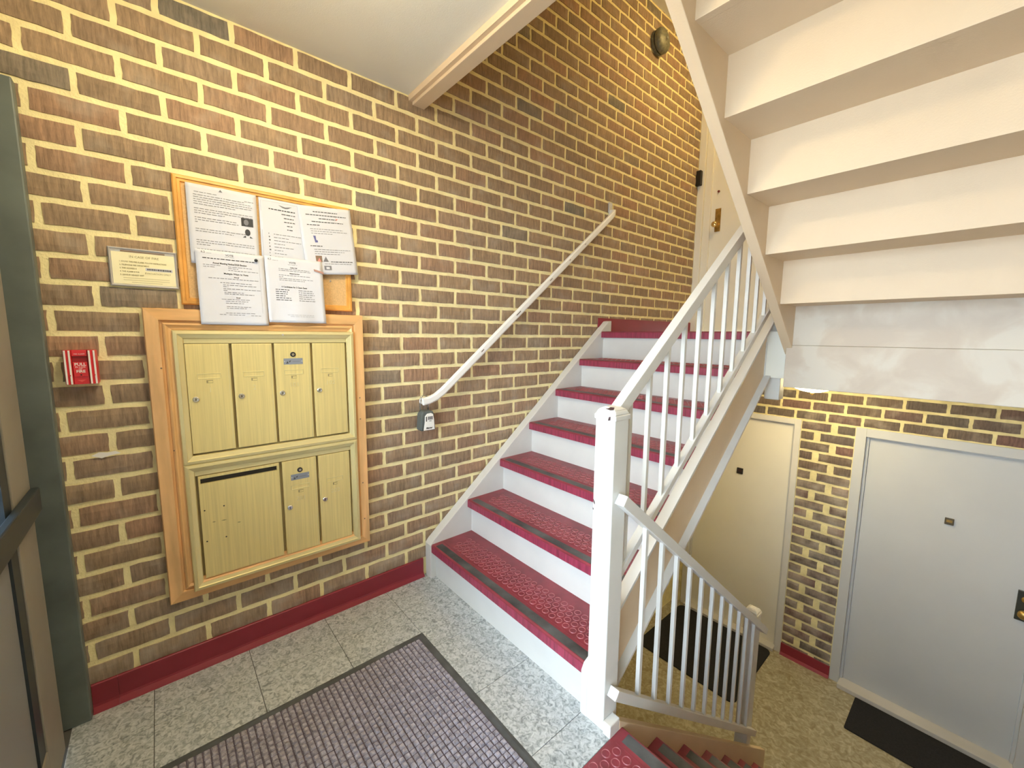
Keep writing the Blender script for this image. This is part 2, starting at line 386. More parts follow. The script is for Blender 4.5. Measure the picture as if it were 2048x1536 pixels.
# ------------------------------------------------------------------ floors and ceilings
floor = thing('floor', (1.2, -0.6, 0), 'entry floor of mottled grey square tiles', 'floor', kind='structure')
MB().box(0.0, XR, YF - 0.12, 0.05, -0.25, -0.0026).build('slab', JOINT, floor)
TX = [0.0, 0.2135, 0.514, 0.8145, 1.115, 1.4155, 1.716, 2.0165, 2.317, XR]; TY = [YF, -1.1495, -0.848, -0.5465, -0.245, 0.034]
tcache = {}
for i in range(len(TX) - 1):
    for j in range(len(TY) - 1):
        x0, x1, y0, y1 = TX[i], TX[i + 1], TY[j], TY[j + 1]
        if j == 4 and x0 > 1.1:
            if x0 < 1.12: x1 = 1.2415
            else: continue
        key = (round(x1 - x0, 4), round(y1 - y0, 4))
        if key not in tcache:
            w, d = (x1 - x0) / 2 - 0.0011, (y1 - y0) / 2 - 0.0011
            me = MB().add([(-w, -d, -0.004), (w, -d, -0.004), (w, d, -0.004), (-w, d, -0.004), (-w, -d, -0.0006), (w, -d, -0.0006), (w, d, -0.0006), (-w, d, -0.0006), (-w + .001, -d + .001, 0), (w - .001, -d + .001, 0), (w - .001, d - .001, 0), (-w + .001, d - .001, 0)],
                          [(0, 3, 2, 1), (8, 9, 10, 11)] + [(a, b, b + 4, a + 4) for a, b in ((0, 1), (1, 2), (2, 3))] + [(3, 0, 4, 7)] + [(a, b, b + 4, a + 4) for a, b in ((4, 5), (5, 6), (6, 7))] + [(7, 4, 8, 11)]).mesh('tile')
            me.materials.append(TILE); tcache[key] = me
        o = bpy.data.objects.new('tile', tcache[key]); COL.objects.link(o); o.parent = floor; o.matrix_parent_inverse = Matrix.Translation(-floor.location)
        o.location = ((x0 + x1) / 2, (y0 + y1) / 2, random.uniform(-0.0002, 0.0002))
fl = MB().box(-0.2, XR + 0.2, YF, YB + 0.2, ZL - 0.15, ZL).build('floor_lower', LFLOOR); tag(fl, 'beige mottled floor of the lower level', 'floor', kind='structure')
gr = MB().box(-6, 8, -12, YF - 0.12, -0.2, -0.03).build('pavement', CONC); tag(gr, 'pale concrete pavement outside the entrance', 'pavement', kind='structure')

ceiling = thing('ceiling', (1.2, -0.6, ZS), 'pale flat ceiling under the upper landing', 'ceiling', kind='structure')
MB().box(0.0, XR, YF, -0.034, ZS, 2.714).build('soffit', CEILM, ceiling)
MB().box(1.2355, XR, -0.034, -0.0125, ZS, 2.714).build('landing_edge', PAINTC, ceiling)
trim1 = thing('trim_1', (0.6, 0.0, 2.424), 'cream edge beam along the front of the upper landing', 'trim', kind='structure')
MB().box(0.0, 1.235, -0.0525, -0.0345, 2.437, 2.4645).build('bead', PAINTC, trim1)
MB().box(0.0, 1.2345, -0.0338, 0.03, 2.424, 2.714).build('edge_beam', PAINTC, trim1, bevel=0.002)
cu = MB().box(-0.2, XR + 0.2, 1.43, YB + 0.2, 3.865, 4.1).build('ceiling_upper', CEILM); tag(cu, 'ceiling high above the half landing', 'ceiling', kind='structure')
ct = MB().box(-0.2, XR + 0.2, YF - 0.2, YB + 0.2, 4.98, 5.1).build('ceiling_top', CEILM); tag(ct, 'topmost ceiling of the stairwell', 'ceiling', kind='structure')

half = thing('floor_half_landing', (1.2, 2.2, ZH), 'half landing at the head of the red treads', 'landing', kind='structure')
MB().box(0.0, XR, 1.455, YB, 1.11, ZH).build('slab', CEILM, half)
MB().box(1.2505, XR, 1.41, 1.455, 1.07, 1.287).build('edge_beam', PATCH, half, bevel=0.003)
MB().box(0.0, 1.15, 1.45, 1.455, 1.05, 1.3).build('header', WHITE, half)

# ------------------------------------------------------------------ baseboards
bl = thing('baseboard_left', (0.01, -0.6, 0), 'dark red vinyl baseboard under the mailboxes', 'baseboard', kind='structure')
prof = [(0.002, 0), (0.028, 0), (0.024, 0.006), (0.014, 0.018), (0.012, 0.026), (0.012, 0.098), (0.009, 0.101), (0.002, 0.101)]
for a, b in ((YF + 0.05, -1.243), (-1.2425, -0.022)):
    MB().prism([(p[0], p[1]) for p in prof], 'y', a, b).build('baseboard_piece', REDB, bl)
b2 = MB().box(0.002, 0.014, 1.46, YB - 0.03, ZH, ZH + 0.1).build('baseboard_landing', REDB); tag(b2, 'dark red baseboard at the head of the stairs', 'baseboard', kind='structure')
b3 = MB().prism([(YB - 0.012, ZL + 0.10), (YB - 0.012, ZL + 0.02), (YB - 0.03, ZL), (YB - 0.001, ZL), (YB - 0.001, ZL + 0.10)], 'x', 0.987, 1.333).build('baseboard_back', REDB); tag(b3, 'dark red baseboard at the foot of the brick pier', 'baseboard', kind='structure')

# ------------------------------------------------------------------ stairs
DISC_R, PITCH = 0.0150, 0.0372
def stud_mesh(x0, x1, rows, yo, r=DISC_R):
    m = MB(); n = 14
    for j in range(rows):
        x = x0 + (0.0 if j % 2 else PITCH / 2)
        while x < x1:
            vs = []
            for rr, zz in ((r, 0.0), (r - 0.0016, 0.0026), (r - 0.0034, 0.0010)):
                vs += [(x + rr * math.cos(2 * math.pi * i / n), yo + j * 0.0315 + rr * math.sin(2 * math.pi * i / n), zz) for i in range(n)]
            m.add(vs, [(k * n + i, k * n + (i + 1) % n, (k + 1) * n + (i + 1) % n, (k + 1) * n + i) for k in (0, 1) for i in range(n)] + [tuple(range(2 * n, 3 * n))])
            x += PITCH
    return m
def tread(parent, x0, x1, yn, z, sgn=1, depth=0.27, rows=4, name='tread', strip=True, xo=0.09):
    """rubber tread whose nose is at yn; sgn=+1 climbs towards +y, -1 is a nose seen from above (descending towards +y)"""
    Y = lambda d: yn + sgn * d
    p = [(Y(0.006), z), (Y(0.001), z - 0.004), (Y(0.0), z - 0.010), (Y(0.0), z - 0.044), (Y(0.03), z - 0.046), (Y(depth), z - 0.03), (Y(depth), z)]
    t = MB().prism(p, 'x', x0, x1).build(name, RUB, parent)
    mm = MB().prism([(Y(-0.0006), z - 0.0085), (Y(-0.0006), z - 0.0445), (Y(0.001), z - 0.0445), (Y(0.001), z - 0.0085)], 'x', x0 + 0.001, x1 - 0.001); f = mm.build('nose_face', RUBF, t)
    if strip:
        s = MB().prism([(Y(0.010), z + 0.0005), (Y(0.050), z + 0.0005), (Y(0.050), z - 0.002), (Y(0.010), z - 0.002)], 'x', x0 + 0.03, x1 - 0.002).build('grip_strip', STRIP, t); lab(s, 'worn black grip strip along the nose')
        MB().prism([(Y(0.064), z - 0.001), (Y(0.064), z + 0.0012), (Y(0.067), z + 0.0012), (Y(0.067), z - 0.001)], 'x', x0 + 0.02, x1 - 0.002).build('ridge', RUB, t)
    if rows:
        m = stud_mesh(x0 + xo, x1 - 0.03, rows, 0.090)
        m.v = [(a, Y(b), z + c) for a, b, c in m.v]; o = m.build('raised_disc_pattern', RUBW, t, kind='stuff'); o.data.materials.append(RUB)
        for p in o.data.polygons: p.material_index = 1 if len(p.vertices) > 4 else 0
    return t
XT0, XT1 = 0.065, 1.136
st1 = thing('staircase', (0.6, 0.0, 0.0), 'white stair flight with red rubber treads climbing beside the brick wall', 'staircase')
for n in range(1, 8):
    yn, z = (n - 1) * RUN, n * RISE
    tread(st1, XT0, XT1, yn, z, 1, 0.275 if n < 7 else 0.09, 4 if n < 7 else 0)
    zb = (n - 1) * RISE if n > 1 else 0.0
    MB().box(XT0, XT1, yn + 0.026, yn + 0.045, zb - (0.0 if n == 1 else 0.02), z - 0.03).build('riser', WHITE, st1)
# wall stringer and outer channel stringer
MB().prism([(-0.006, 0.0), (-0.006, 0.19), (0.012, 0.212), (1.515, 1.433), (1.545, 1.437), (1.545, 1.15), (0.17, 0.0)], 'x', 0.009, 0.066).build('wall_stringer', WHITE, st1, bevel=0.003)
SL = 0.785
def chan(y, o): return o + SL * y
ys, ye = 0.055, 1.52
MB().prism([(ys, chan(ys, -0.035)), (ys, chan(ys, 0.276)), (ye, chan(ye, 0.276)), (ye, chan(ye, -0.035))], 'x', 1.134, 1.144).build('stringer_web', PAINTC, st1)
MB().prism([(ys, chan(ys, 0.262)), (ys, chan(ys, 0.277)), (ye, chan(ye, 0.277)), (ye, chan(ye, 0.262))], 'x', 1.134, 1.176).build('stringer_top_flange', WHITE, st1, bevel=0.001)
MB().prism([(ys, chan(ys, -0.037)), (ys, chan(ys, -0.022)), (ye, chan(ye, -0.022)), (ye, chan(ye, -0.037))], 'x', 1.134, 1.176).build('stringer_bottom_flange', WHITE, st1, bevel=0.001)
MB().prism([(1.112, 0.0), (1.112, 0.165), (1.122, 0.20), (1.140, 0.235), (1.140, 0.0)], 'y', -0.004, 0.05).build('stringer_foot', WHITE, st1, bevel=0.002)

st2 = thing('staircase', (1.8, 1.42, ZH), 'cream stair flight rising from the half landing, seen from below', 'staircase')
Y1, Z1 = 1.415, 1.289
for n in range(1, 8):
    y, z = Y1 - (n - 1) * RUN, Z1 + (n - 1) * RISE
    MB().box(1.272, XR - 0.010, y, y + 0.03, z - 0.0015, z + RISE + 0.03).build('riser', PATCH if n == 1 else PAINTC, st2, bevel=0.0015)
    if n < 7:
        MB().box(1.272, XR - 0.010, y - RUN + 0.028, y + 0.001, z + RISE, z + RISE + 0.062).build('tread', PAINTC, st2)
def upz(y): return 2.38 - SL * y
MB().prism([(-0.012, upz(-0.012)), (1.475, upz(1.475)), (1.475, upz(1.475) + 0.36), (-0.012, upz(-0.012) + 0.34)], 'x', 1.235, 1.276).build('stringer', PAINTC, st2, bevel=0.002)

st3 = thing('staircase', (1.8, 0.07, ZL), 'red rubber stair flight descending to the lower doors', 'staircase')
RL, YN0 = -ZL / 7, 0.066
tread(st3, 1.243, XR - 0.01, YN0, 0.0015, -1, 0.31, 6, 'landing_tread', True, 0.02)
for n in range(1, 7):
    tread(st3, 1.245, XR - 0.036, YN0 + n * 0.241, -n * RL, -1, 0.275, 4)
for n in range(0, 7):
    y = YN0 + n * 0.241 - 0.028
    MB().box(1.244, XR - 0.036, y - 0.018, y, -(n + 1) * RL, -n * RL - 0.03).build('riser', RUB, st3)
for x0, x1 in ((1.2125, 1.2435), (XR - 0.036, XR - 0.010)):
    MB().prism([(0.045, 0.071 - 0.798 * 0.045), (1.72, 0.071 - 0.798 * 1.72), (1.72, ZL), (1.62, ZL), (0.045, -0.31)], 'x', x0, x1).build('stringer', PAINTC, st3, bevel=0.002)
MB().box(1.212, 1.2425, -0.006, 0.048, -0.22, 0.045).build('corner_block', WHITE, st3, bevel=0.003)

# ------------------------------------------------------------------ railings
def post_cap(m, cx, cy, w, z):
    h = w / 2 + 0.004
    m.box(cx - h, cx + h, cy - h, cy + h, z - 0.040, z - 0.022)
    a = h - 0.002; b = h - 0.009; c = h - 0.024
    for (r0, z0), (r1, z1) in (((a, z - 0.022), (b, z - 0.008)), ((b, z - 0.008), (c, z))):
        m.add([(cx + r0 * p, cy + r0 * q_, z0) for p, q_ in ((-1, -1), (1, -1), (1, 1), (-1, 1))] + [(cx + r1 * p, cy + r1 * q_, z1) for p, q_ in ((-1, -1), (1, -1), (1, 1), (-1, 1))],
              [(0, 3, 2, 1), (4, 5, 6, 7), (0, 1, 5, 4), (1, 2, 6, 5), (2, 3, 7, 6), (3, 0, 4, 7)])
PX0, PX1 = 1.1375, 1.2115; PCX = (PX0 + PX1) / 2
rl = thing('stair_railing', (PCX, 0.04, 0), 'white metal railing with square posts beside the climbing stair', 'railing')
np_ = MB().box(PX0, PX1, -0.003, 0.073, -0.0, 1.085).build('newel_post', WHITE, rl, bevel=0.004)
m = MB(); post_cap(m, PCX, 0.035, 0.074, 1.105); m.build('post_cap', WHITE, np_, bevel=0.004)
def chip(pts, plane, at, parent):
    m = MB(); v = [((at, a, b) if plane == 'x' else (a, at, b) if plane == 'y' else (a, b, at)) for a, b in pts]; m.add(v, [tuple(range(len(v)))])
    return lab(m.build('paint_chip', RUST, parent), 'dark chip in the white paint')
chp = MB().add([(x_, 0.003 + 0.015 * t_ - 0.0007, 1.097 + 0.008 * t_ + 0.0010) for x_, t_ in ((1.166, 0.25), (1.190, -0.02), (1.199, 0.2), (1.194, 0.95), (1.180, 0.9), (1.176, 0.45))], [tuple(range(6))]).build('paint_chip', RUST, np_); lab(chp, 'dark chip in the white paint')
chip([(1.188, 1.066), (1.197, 1.068), (1.198, 1.080), (1.191, 1.078)], 'y', -0.0076, np_)
chip([(1.1385, 0.800), (1.146, 0.790), (1.147, 0.779), (1.142, 0.784)], 'y', -0.0036, np_)
chip([(1.1385, 0.768), (1.142, 0.766), (1.1415, 0.760), (1.139, 0.761)], 'y', -0.0036, np_)
hp = MB().box(PX0, PX1, 1.50, 1.576, 0.985, 2.27).build('newel_post', WHITE, rl, bevel=0.006); lab(hp, 'post hanging below the half landing')
def sloped(name, x, y0, y1, f, w, h, mat, parent):
    return MB().tube([(x, y0, f(y0)), (x, y1, f(y1))], sq(w, h)).build(name, mat, parent, bevel=0.002)
ftop = lambda y: 1.064 - 0.025 + SL * y
fbot = lambda y: 0.455 - 0.016 + 0.768 * y
sloped('top_rail', PCX, 0.06, 1.505, ftop, 0.036, 0.042, WHITE, rl)
sloped('bottom_rail', PCX, 0.06, 1.505, fbot, 0.030, 0.026, WHITE, rl)
for i in range(12):
    y = 0.13 + 0.1155 * i
    MB().box(PCX - 0.0075, PCX + 0.0075, y - 0.0075, y + 0.0075, fbot(y), ftop(y) - 0.01).build('baluster', WHITE, rl)
lr = thing('stair_railing', (1.23, 0.04, ZL), 'white metal railing running down the descending stair', 'railing')
gtop = lambda y: 0.854 - 0.022 - 0.79 * y
gbot = lambda y: 0.18 - 0.02 - 0.793 * y
sloped('top_rail', 1.2295, 0.02, 1.545, gtop, 0.034, 0.036, WHITE, lr)
sloped('bottom_rail', 1.2295, 0.02, 1.50, gbot, 0.034, 0.034, WHITE, lr)
for i in range(11):
    y = 0.175 + 0.1178 * i
    MB().box(1.2295 - 0.0075, 1.2295 + 0.0075, y - 0.0075, y + 0.0075, gbot(y), gtop(y)).build('baluster', WHITE, lr)
ep = MB().box(1.143, 1.2125, 1.455, 1.525, ZL, -0.265).build('end_post', WHITE, lr, bevel=0.004)
m = MB(); post_cap(m, 1.178, 1.49, 0.068, -0.245); m.build('post_cap', WHITE, ep, bevel=0.006)
MB().box(1.135, 1.2123, 1.447, 1.533, ZL, ZL + 0.24).build('post_shoe', PLATEG, ep)

hr = thing('handrail', (0.06, 0.8, 1.6), 'white wall handrail slanting up the brick wall', 'handrail')
path = [(0.062, -0.035, 0.982), (0.062, 0.0, 0.986), (0.062, 0.04, 1.0), (0.062, 0.085, 1.028), (0.062, 1.50, 2.180), (0.060, 1.53, 2.207), (0.050, 1.548, 2.222), (0.010, 1.553, 2.226)]
MB().tube(path, [(-0.008, -0.019), (0.008, -0.019), (0.012, -0.012), (0.012, 0.012), (0.008, 0.019), (-0.008, 0.019), (-0.012, 0.012), (-0.012, -0.012)]).build('rail', WHT, hr, smooth=False)
MB().box(0.004, 0.016, 1.535, 1.575, 2.225, 2.30).build('wall_plate', WHITE, hr, bevel=0.005)
MB().tube([(0.004, -0.016, 0.968), (0.03, -0.016, 0.968), (0.055, -0.016, 0.984)], circ(0.007, 8)).build('bracket', WHITE, hr)
for y, a, b in ((0.33, 0.018, 0.006), (0.59, 0.034, 0.006), (0.87, 0.022, 0.005), (1.05, 0.012, 0.005), (1.2, 0.014, 0.004)):
    z = 1.028 + (y - 0.085) * 0.814
    m = MB().add([(0.0745, y, z), (0.0745, y + a, z + a * 0.814), (0.0745, y + a, z + a * 0.814 + b), (0.0745, y, z + b)], [(0, 1, 2, 3)]); lab(m.build('paint_chip', RUST, hr), 'dark chip in the white paint')

# ------------------------------------------------------------------ lock box on the handrail
lb = thing('key_lock_box', (0.06, -0.015, 0.83), 'small grey combination key box hanging on the handrail end', 'lock box')
outl = [(-0.053, 0.830), (0.025, 0.828), (0.029, 0.836), (0.022, 0.915), (0.012, 0.933), (-0.040, 0.934), (-0.052, 0.915), (-0.057, 0.84)]
MB().prism(outl, 'x', 0.028, 0.078).build('body', simple('box_grey', (0.10, 0.12, 0.12), 0.4), lb, bevel=0.006)
fp = MB().prism([(-0.043, 0.833), (0.021, 0.834), (0.018, 0.885), (0.013, 0.915), (0.0, 0.922), (-0.022, 0.920), (-0.034, 0.908), (-0.036, 0.875)], 'x', 0.078, 0.0825).build('face_plate', WHT, lb, bevel=0.002)
MB().box(0.0826, 0.0833, -0.030, -0.025, 0.880, 0.905).build('latch', BLACK, fp)
for i in range(4): MB().box(0.0826, 0.0840, -0.019 + i * 0.0075, -0.0135 + i * 0.0075, 0.888, 0.905).build('dial', INKG, fp)
MB().box(0.0826, 0.0833, -0.012, 0.002, 0.880, 0.8825).build('dial_mark', BLACK, fp)
wall_text('lettering', 'Master', 0.013, -0.012, 0.845, 0.0832, BLACK, fp, shear=0.3, bold=0.0004)
MB().tube([(0.042, -0.041, 0.925), (0.042, -0.041, 0.985), (0.042, -0.034, 1.003), (0.042, -0.018, 1.012), (0.042, -0.004, 1.007), (0.042, 0.004, 0.995), (0.042, 0.006, 0.975), (0.042, 0.006, 0.925)], circ(0.0042, 8)).build('shackle', CHROME, lb, smooth=True)

# ------------------------------------------------------------------ mailboxes
ms = thing('mailbox_surround', (0.02, -0.7, 0.314), 'pine frame with moulded edges around the gold mailboxes', 'frame')
wp = [(0, 0.001), (0, 0.036), (0.003, 0.042), (0.040, 0.046), (0.044, 0.038), (0.048, 0.037), (0.051, 0.046), (0.056, 0.050), (0.061, 0.046), (0.064, 0.042), (0.074, 0.040), (0.075, 0.001)]
for sd in ('left', 'right', 'top', 'bottom'):
    frame_side(sd, -1.082, -0.323, 0.314, 1.409, wp).build('frame_rail', WOOD if sd in ('left', 'right') else WOODH, ms)
for y, z in ((-0.352, 1.03), (-0.353, 0.93), (-0.352, 0.62), (-0.3495, 0.44), (-1.03, 0.9), (-1.045, 1.2)):
    MB().disc((0.046, y, z), 'x', 0.003, 0.0012, 8).build('knot', BRNI, ms)
mb = thing('mailbox_bank', (0.02, -0.69, 0.343), 'brushed gold apartment mailbox bank set in the pine frame', 'mailbox')
MB().box(0.002, 0.030, -1.006, -0.376, 0.346, 1.331).build('body', GOLDD, mb)
gp = [(0, 0.01), (0, 0.050), (0.003, 0.055), (0.013, 0.057), (0.015, 0.054), (0.028, 0.049), (0.031, 0.044), (0.031, 0.01)]
for z0, z1 in ((0.8385, 1.334), (0.343, 0.8385)):
    for sd in ('left', 'right', 'top', 'bottom'):
        frame_side(sd, -1.009, -0.373, z0, z1, gp).build('trim_rail', GOLDF, mb)
MB().box(0.030, 0.044, -0.980, -0.402, 1.287, 1.304).build('head_strip', GOLDF, mb)
MB().box(0.030, 0.044, -0.980, -0.402, 0.791, 0.808).build('head_strip', GOLDF, mb)
EMB = simple('gold_raised', (0.80, 0.70, 0.40), 0.35, metal=0.4)
def mail_door(y0, y1, z0, z1, num, plate):
    d = MB().box(0.030, 0.047, y0, y1, z0, z1).build('mailbox_door', GOLD, mb, bevel=0.0012); d['label'] = 'mailbox door numbered ' + num
    yc = (y0 + y1) / 2; w = y1 - y0; zt = z1 - 0.119
    MB().box(0.030, 0.0478, y1 - 0.007, y1 - 0.0045, z0 + 0.001, z1 - 0.001).build('edge_bead', GOLDF, d)
    bz = [(0, 0.047), (0.0006, 0.0486), (0.0018, 0.0486), (0.003, 0.0465)]
    for sd in ('left', 'right', 'top', 'bottom'):
        frame_side(sd, yc - 0.037, yc + 0.036, zt - 0.0105, zt + 0.0095, bz).build('card_slot_rim', GOLDF, d)
    MB().box(0.0466, 0.0473, yc - 0.010, yc + 0.010, zt - 0.027, zt - 0.016).build('window', GOLDD, d)
    MB().box(0.0466, 0.0476, yc - 0.005, yc + 0.0095, zt - 0.0255, zt - 0.0185).build('window_flap', GOLD, d)
    wall_text('number', num, 0.026, yc, zt - 0.054, 0.0474, EMB, d, depth=0.0012)
    lk = MB().lathe((0.047, y0 + 0.021, z1 - 0.204), 'x', [(0, 0.0105), (0.003, 0.0105), (0.0048, 0.0085), (0.0048, 0.006), (0.0036, 0.0055)], 18).build('lock', CHROME, d, smooth=False)
    MB().box(0.0505, 0.0512, y0 + 0.0195, y0 + 0.0225, z1 - 0.208, z1 - 0.200).build('keyhole', BLACK, lk)
    if plate:
        bt = MB().lathe((0.047, yc, z1 - 0.046), 'x', [(0, 0.0105), (0.002, 0.0105), (0.003, 0.009)], 16).build('bell_button', BLACK, d)
        MB().disc((0.0495, yc, z1 - 0.046), 'x', 0.0055, 0.002, 10).build('button_tip', CHROME, bt)
        pl = MB().box(0.047, 0.0482, yc - 0.036, yc + 0.036, z1 - 0.087, z1 - 0.062).build('name_plate', PLATEG, d)
        MB().add([(0.0485, yc - 0.028, z1 - 0.083), (0.0485, yc - 0.018, z1 - 0.083), (0.0485, yc - 0.021, z1 - 0.073)], [(0, 1, 2)]).build('logo_mark', INK, pl)
        MB().add([(0.0485, yc - 0.016, z1 - 0.073), (0.0485, yc - 0.008, z1 - 0.070), (0.0485, yc - 0.014, z1 - 0.080)], [(0, 1, 2)]).build('logo_mark', INK, pl)
        MB().box(0.0482, 0.0486, yc - 0.003, yc + 0.024, z1 - 0.077, z1 - 0.074).build('lettering', INKG, pl)
        for s in (-1, 1): MB().disc((0.0482, yc + s * 0.0325, z1 - 0.0745), 'x', 0.002, 0.0008, 8).build('rivet', ALU, pl)
for (a, b), nm, pl in zip(((-0.977, -0.844), (-0.8345, -0.7005), (-0.6915, -0.557), (-0.547, -0.411)), ('1', '2', '101', '102'), (0, 0, 1, 0)):
    mail_door(a, b, 0.877, 1.2845, nm, pl)
mail_door(-0.6885, -0.555, 0.378, 0.788, '201', 1); mail_door(-0.5455, -0.411, 0.378, 0.788, '202', 0)
op = MB().box(0.030, 0.047, -0.970, -0.700, 0.382, 0.757).box(0.030, 0.047, -0.970, -0.700, 0.777, 0.788).box(0.030, 0.047, -0.970, -0.9635, 0.757, 0.777).box(0.030, 0.047, -0.7075, -0.700, 0.757, 0.777).build('outgoing_panel', GOLD, mb)
lab(op, 'plain gold panel with a long mail slot')
MB().box(0.0305, 0.0345, -0.9635, -0.7075, 0.757, 0.777).build('mail_slot', BLACK, op)
for y, z in ((-0.958, 0.652), (-0.897, 0.655), (-0.958, 0.528), (-0.897, 0.528)): MB().disc((0.0466, y, z), 'x', 0.0028, 0.0008, 10).build('rivet_hole', BLACK, op)
for y, z, w in ((-0.90, 0.598, 0.020), (-0.932, 0.600, 0.012), (-0.852, 0.575, 0.014)):
    MB().add([(0.0474, y - w / 2, z), (0.0474, y, z - 0.0025), (0.0474, y + w / 2, z - 0.001), (0.0474, y, z + 0.0018)], [(0, 1, 2, 3)]).build('scuff', INKC, op)
MB().disc((0.0565, -0.66, 1.3195), 'x', 0.004, 0.002, 10).build('screw', ALU, mb)

# ------------------------------------------------------------------ bulletin board, notices
bb = thing('bulletin_board', (0.015, -0.666, 1.428), 'cork bulletin board in an oak frame above the mailboxes', 'bulletin board')
MB().box(0.003, 0.013, -0.965, -0.367, 1.434, 1.873).build('cork_panel', CORK, bb)
op_ = [(0, 0.003), (0, 0.016), (0.004, 0.021), (0.012, 0.022), (0.014, 0.018), (0.022, 0.018), (0.025, 0.012), (0.025, 0.003)]
for sd in ('left', 'right', 'top', 'bottom'):
    frame_side(sd, -0.972, -0.361, 1.427, 1.879, op_).build('frame_rail', OAK, bb)
class Notice:
    def __init__(s, name, label, cat, yc, zc, x, w=0.216, h=0.279, rot=0.0, curl=0.0, tilt=0.0, seed=1, crease=False):
        s.w, s.h, s.rot, s.yc, s.zc, s.x, s.curl, s.tilt, s.seed, s.crease = w, h, math.radians(rot), yc, zc, x, curl, tilt, seed, crease
        m = MB(); NU, NV = 16, 22
        for j in range(NV + 1):
            for i in range(NU + 1): m.v.append(s.P(-w / 2 + w * i / NU, -h / 2 + h * j / NV))
        for j in range(NV):
            for i in range(NU): a = j * (NU + 1) + i; m.f.append((a, a + 1, a + NU + 2, a + NU + 1))
        s.root = thing(name, (x, yc, zc - h / 2), label, cat, 'notices on the bulletin board')
        o = m.build('sheet', PAPER, s.root, smooth=True); sm = o.modifiers.new('t', 'SOLIDIFY'); sm.thickness = 0.0004; sm.offset = -1
        s.k = {}
    def off(s, u, v):
        t = (v + s.h / 2) / s.h; lo = max(0.0, 1 - t * 2.2)
        d = s.tilt * (1 - t) + s.curl * lo * (0.6 + 0.4 * math.sin(u * 42 + s.seed)) + 0.0008 * math.sin(u * 31 + s.seed) * math.sin(v * 23 + s.seed * 2)
        if s.crease: d += 0.0045 * math.exp(-((u + 0.0) / 0.012) ** 2)
        return d
    def P(s, u, v, e=0.0):
        c, n = math.cos(s.rot), math.sin(s.rot)
        return (s.x + s.off(u, v) + e, s.yc + u * c - v * n, s.zc + u * n + v * c)
    def put(s, vs, fs, mat):
        m = s.k.setdefault(mat.name, MB()); m.add([s.P(u, v, 0.0007) for u, v in vs], fs)
    def rect(s, u0, u1, v0, v1, mat):
        n = max(1, int((u1 - u0) / 0.012)); vs = []
        for i in range(n + 1): u = u0 + (u1 - u0) * i / n; vs += [(u, v0), (u, v1)]
        s.put(vs, [(2 * i, 2 * i + 2, 2 * i + 3, 2 * i + 1) for i in range(n)], mat)
    def poly(s, pts, mat): s.put(pts, [tuple(range(len(pts)))], mat)
    def pic(s, pts, mat, e=0.0008, name='picture'): MB().add([s.P(u, v, e) for u, v in pts], [tuple(range(len(pts)))]).build(name, mat, s.root)
    def line(s, u0, u1, v, t=0.0016, mat=None, rnd=None):       # a line of print too small to read: word-long dashes
        rnd = rnd or random.Random(int((u0 + v * 3) * 1e5)); u = u0
        while u < u1 - 0.002:
            w = min(rnd.uniform(0.005, 0.016), u1 - u); s.rect(u, u + w, v - t * 0.62, v + t * 0.62, mat or INKG); u += w + 0.0024
    def text(s, body, size, u, v, mat=None, bold=0.0002, align='CENTER', sx=1.0):
        vs, fs = text_mesh(body, size, bold, align); s.put([(u + a.x * sx, v + a.y) for a in vs], fs, mat or INK)
    def done(s):
        for nme, m in s.k.items(): m.build('print', MATS[nme], s.root, kind='stuff')
# letter with two portraits
a = Notice('notice', 'typed letter with two small portrait photos on the cork board', 'paper', -0.827, 1.7165, 0.0245, seed=2, crease=True)
a.poly([(-0.012, 0.124), (-0.006, 0.133), (0.0, 0.124)], INKG); a.line(-0.085, -0.018, 0.113); a.line(0.068, 0.098, 0.108)
v = 0.103
for w in (0.155, 0.183, 0.183, 0.183, 0.125, 0, 0.183, 0.183, 0.09, 0, 0.13, 0.135, 0.012, 0, 0, 0.155, 0.115, 0, 0, 0.0, 0.183, 0.183, 0.04, 0, 0.183, 0.15, 0, 0.16, 0.18, 0.09):
    if w: a.line(-0.088, -0.088 + min(w, 0.18), v, 0.0022 if v < -0.11 else 0.0017, INK if v < -0.11 else INKG)
    v -= 0.0079
a.pic([(0.054, 0.016), (0.093, 0.016), (0.093, 0.046), (0.054, 0.046)], INK); a.pic([(0.070 + 0.008 * math.cos(t * 0.524), 0.031 + 0.011 * math.sin(t * 0.524)) for t in range(12)], INKG, 0.0011)
a.pic([(0.073 + 0.009 * math.cos(t * 0.524), -0.006 + 0.0125 * math.sin(t * 0.524)) for t in range(12)], INK)
a.pic([(0.056, -0.026), (0.067, -0.026), (0.066, -0.019), (0.062, -0.021)], INK); a.pic([(0.080, -0.019), (0.090, -0.026), (0.079, -0.026)], INK); a.done()
# annual meeting notice
b = Notice('notice', 'annual meeting notice hanging from the cork board over the pine frame', 'paper', -0.815, 1.492, 0.0335, h=0.272, tilt=0.022, curl=0.006, seed=5)
b.text('6.2', 0.010, -0.085, 0.127, INKG); b.line(-0.075, -0.06, 0.124, 0.0008); b.text('VOTE', 0.010, -0.005, 0.122, INKG, 0.0003); b.line(-0.02, 0.012, 0.115, 0.0008)
b.line(-0.088, 0.075, 0.106, 0.0024, INK); b.text('Annual Meeting Notice/2020 Election', 0.0088, -0.005, 0.090, sx=0.8)
b.line(-0.088, -0.035, 0.082, 0.0014); b.line(-0.088, -0.05, 0.075, 0.0014); b.line(-0.012, 0.065, 0.080, 0.0014); b.line(-0.012, 0.02, 0.074, 0.0014); b.line(-0.012, 0.085, 0.067, 0.0014)
b.text('Multiple Ways to Vote', 0.0085, 0.012, 0.054); b.text('Virtual', 0.006, 0.012, 0.042); b.line(-0.075, 0.085, 0.035, 0.0016)
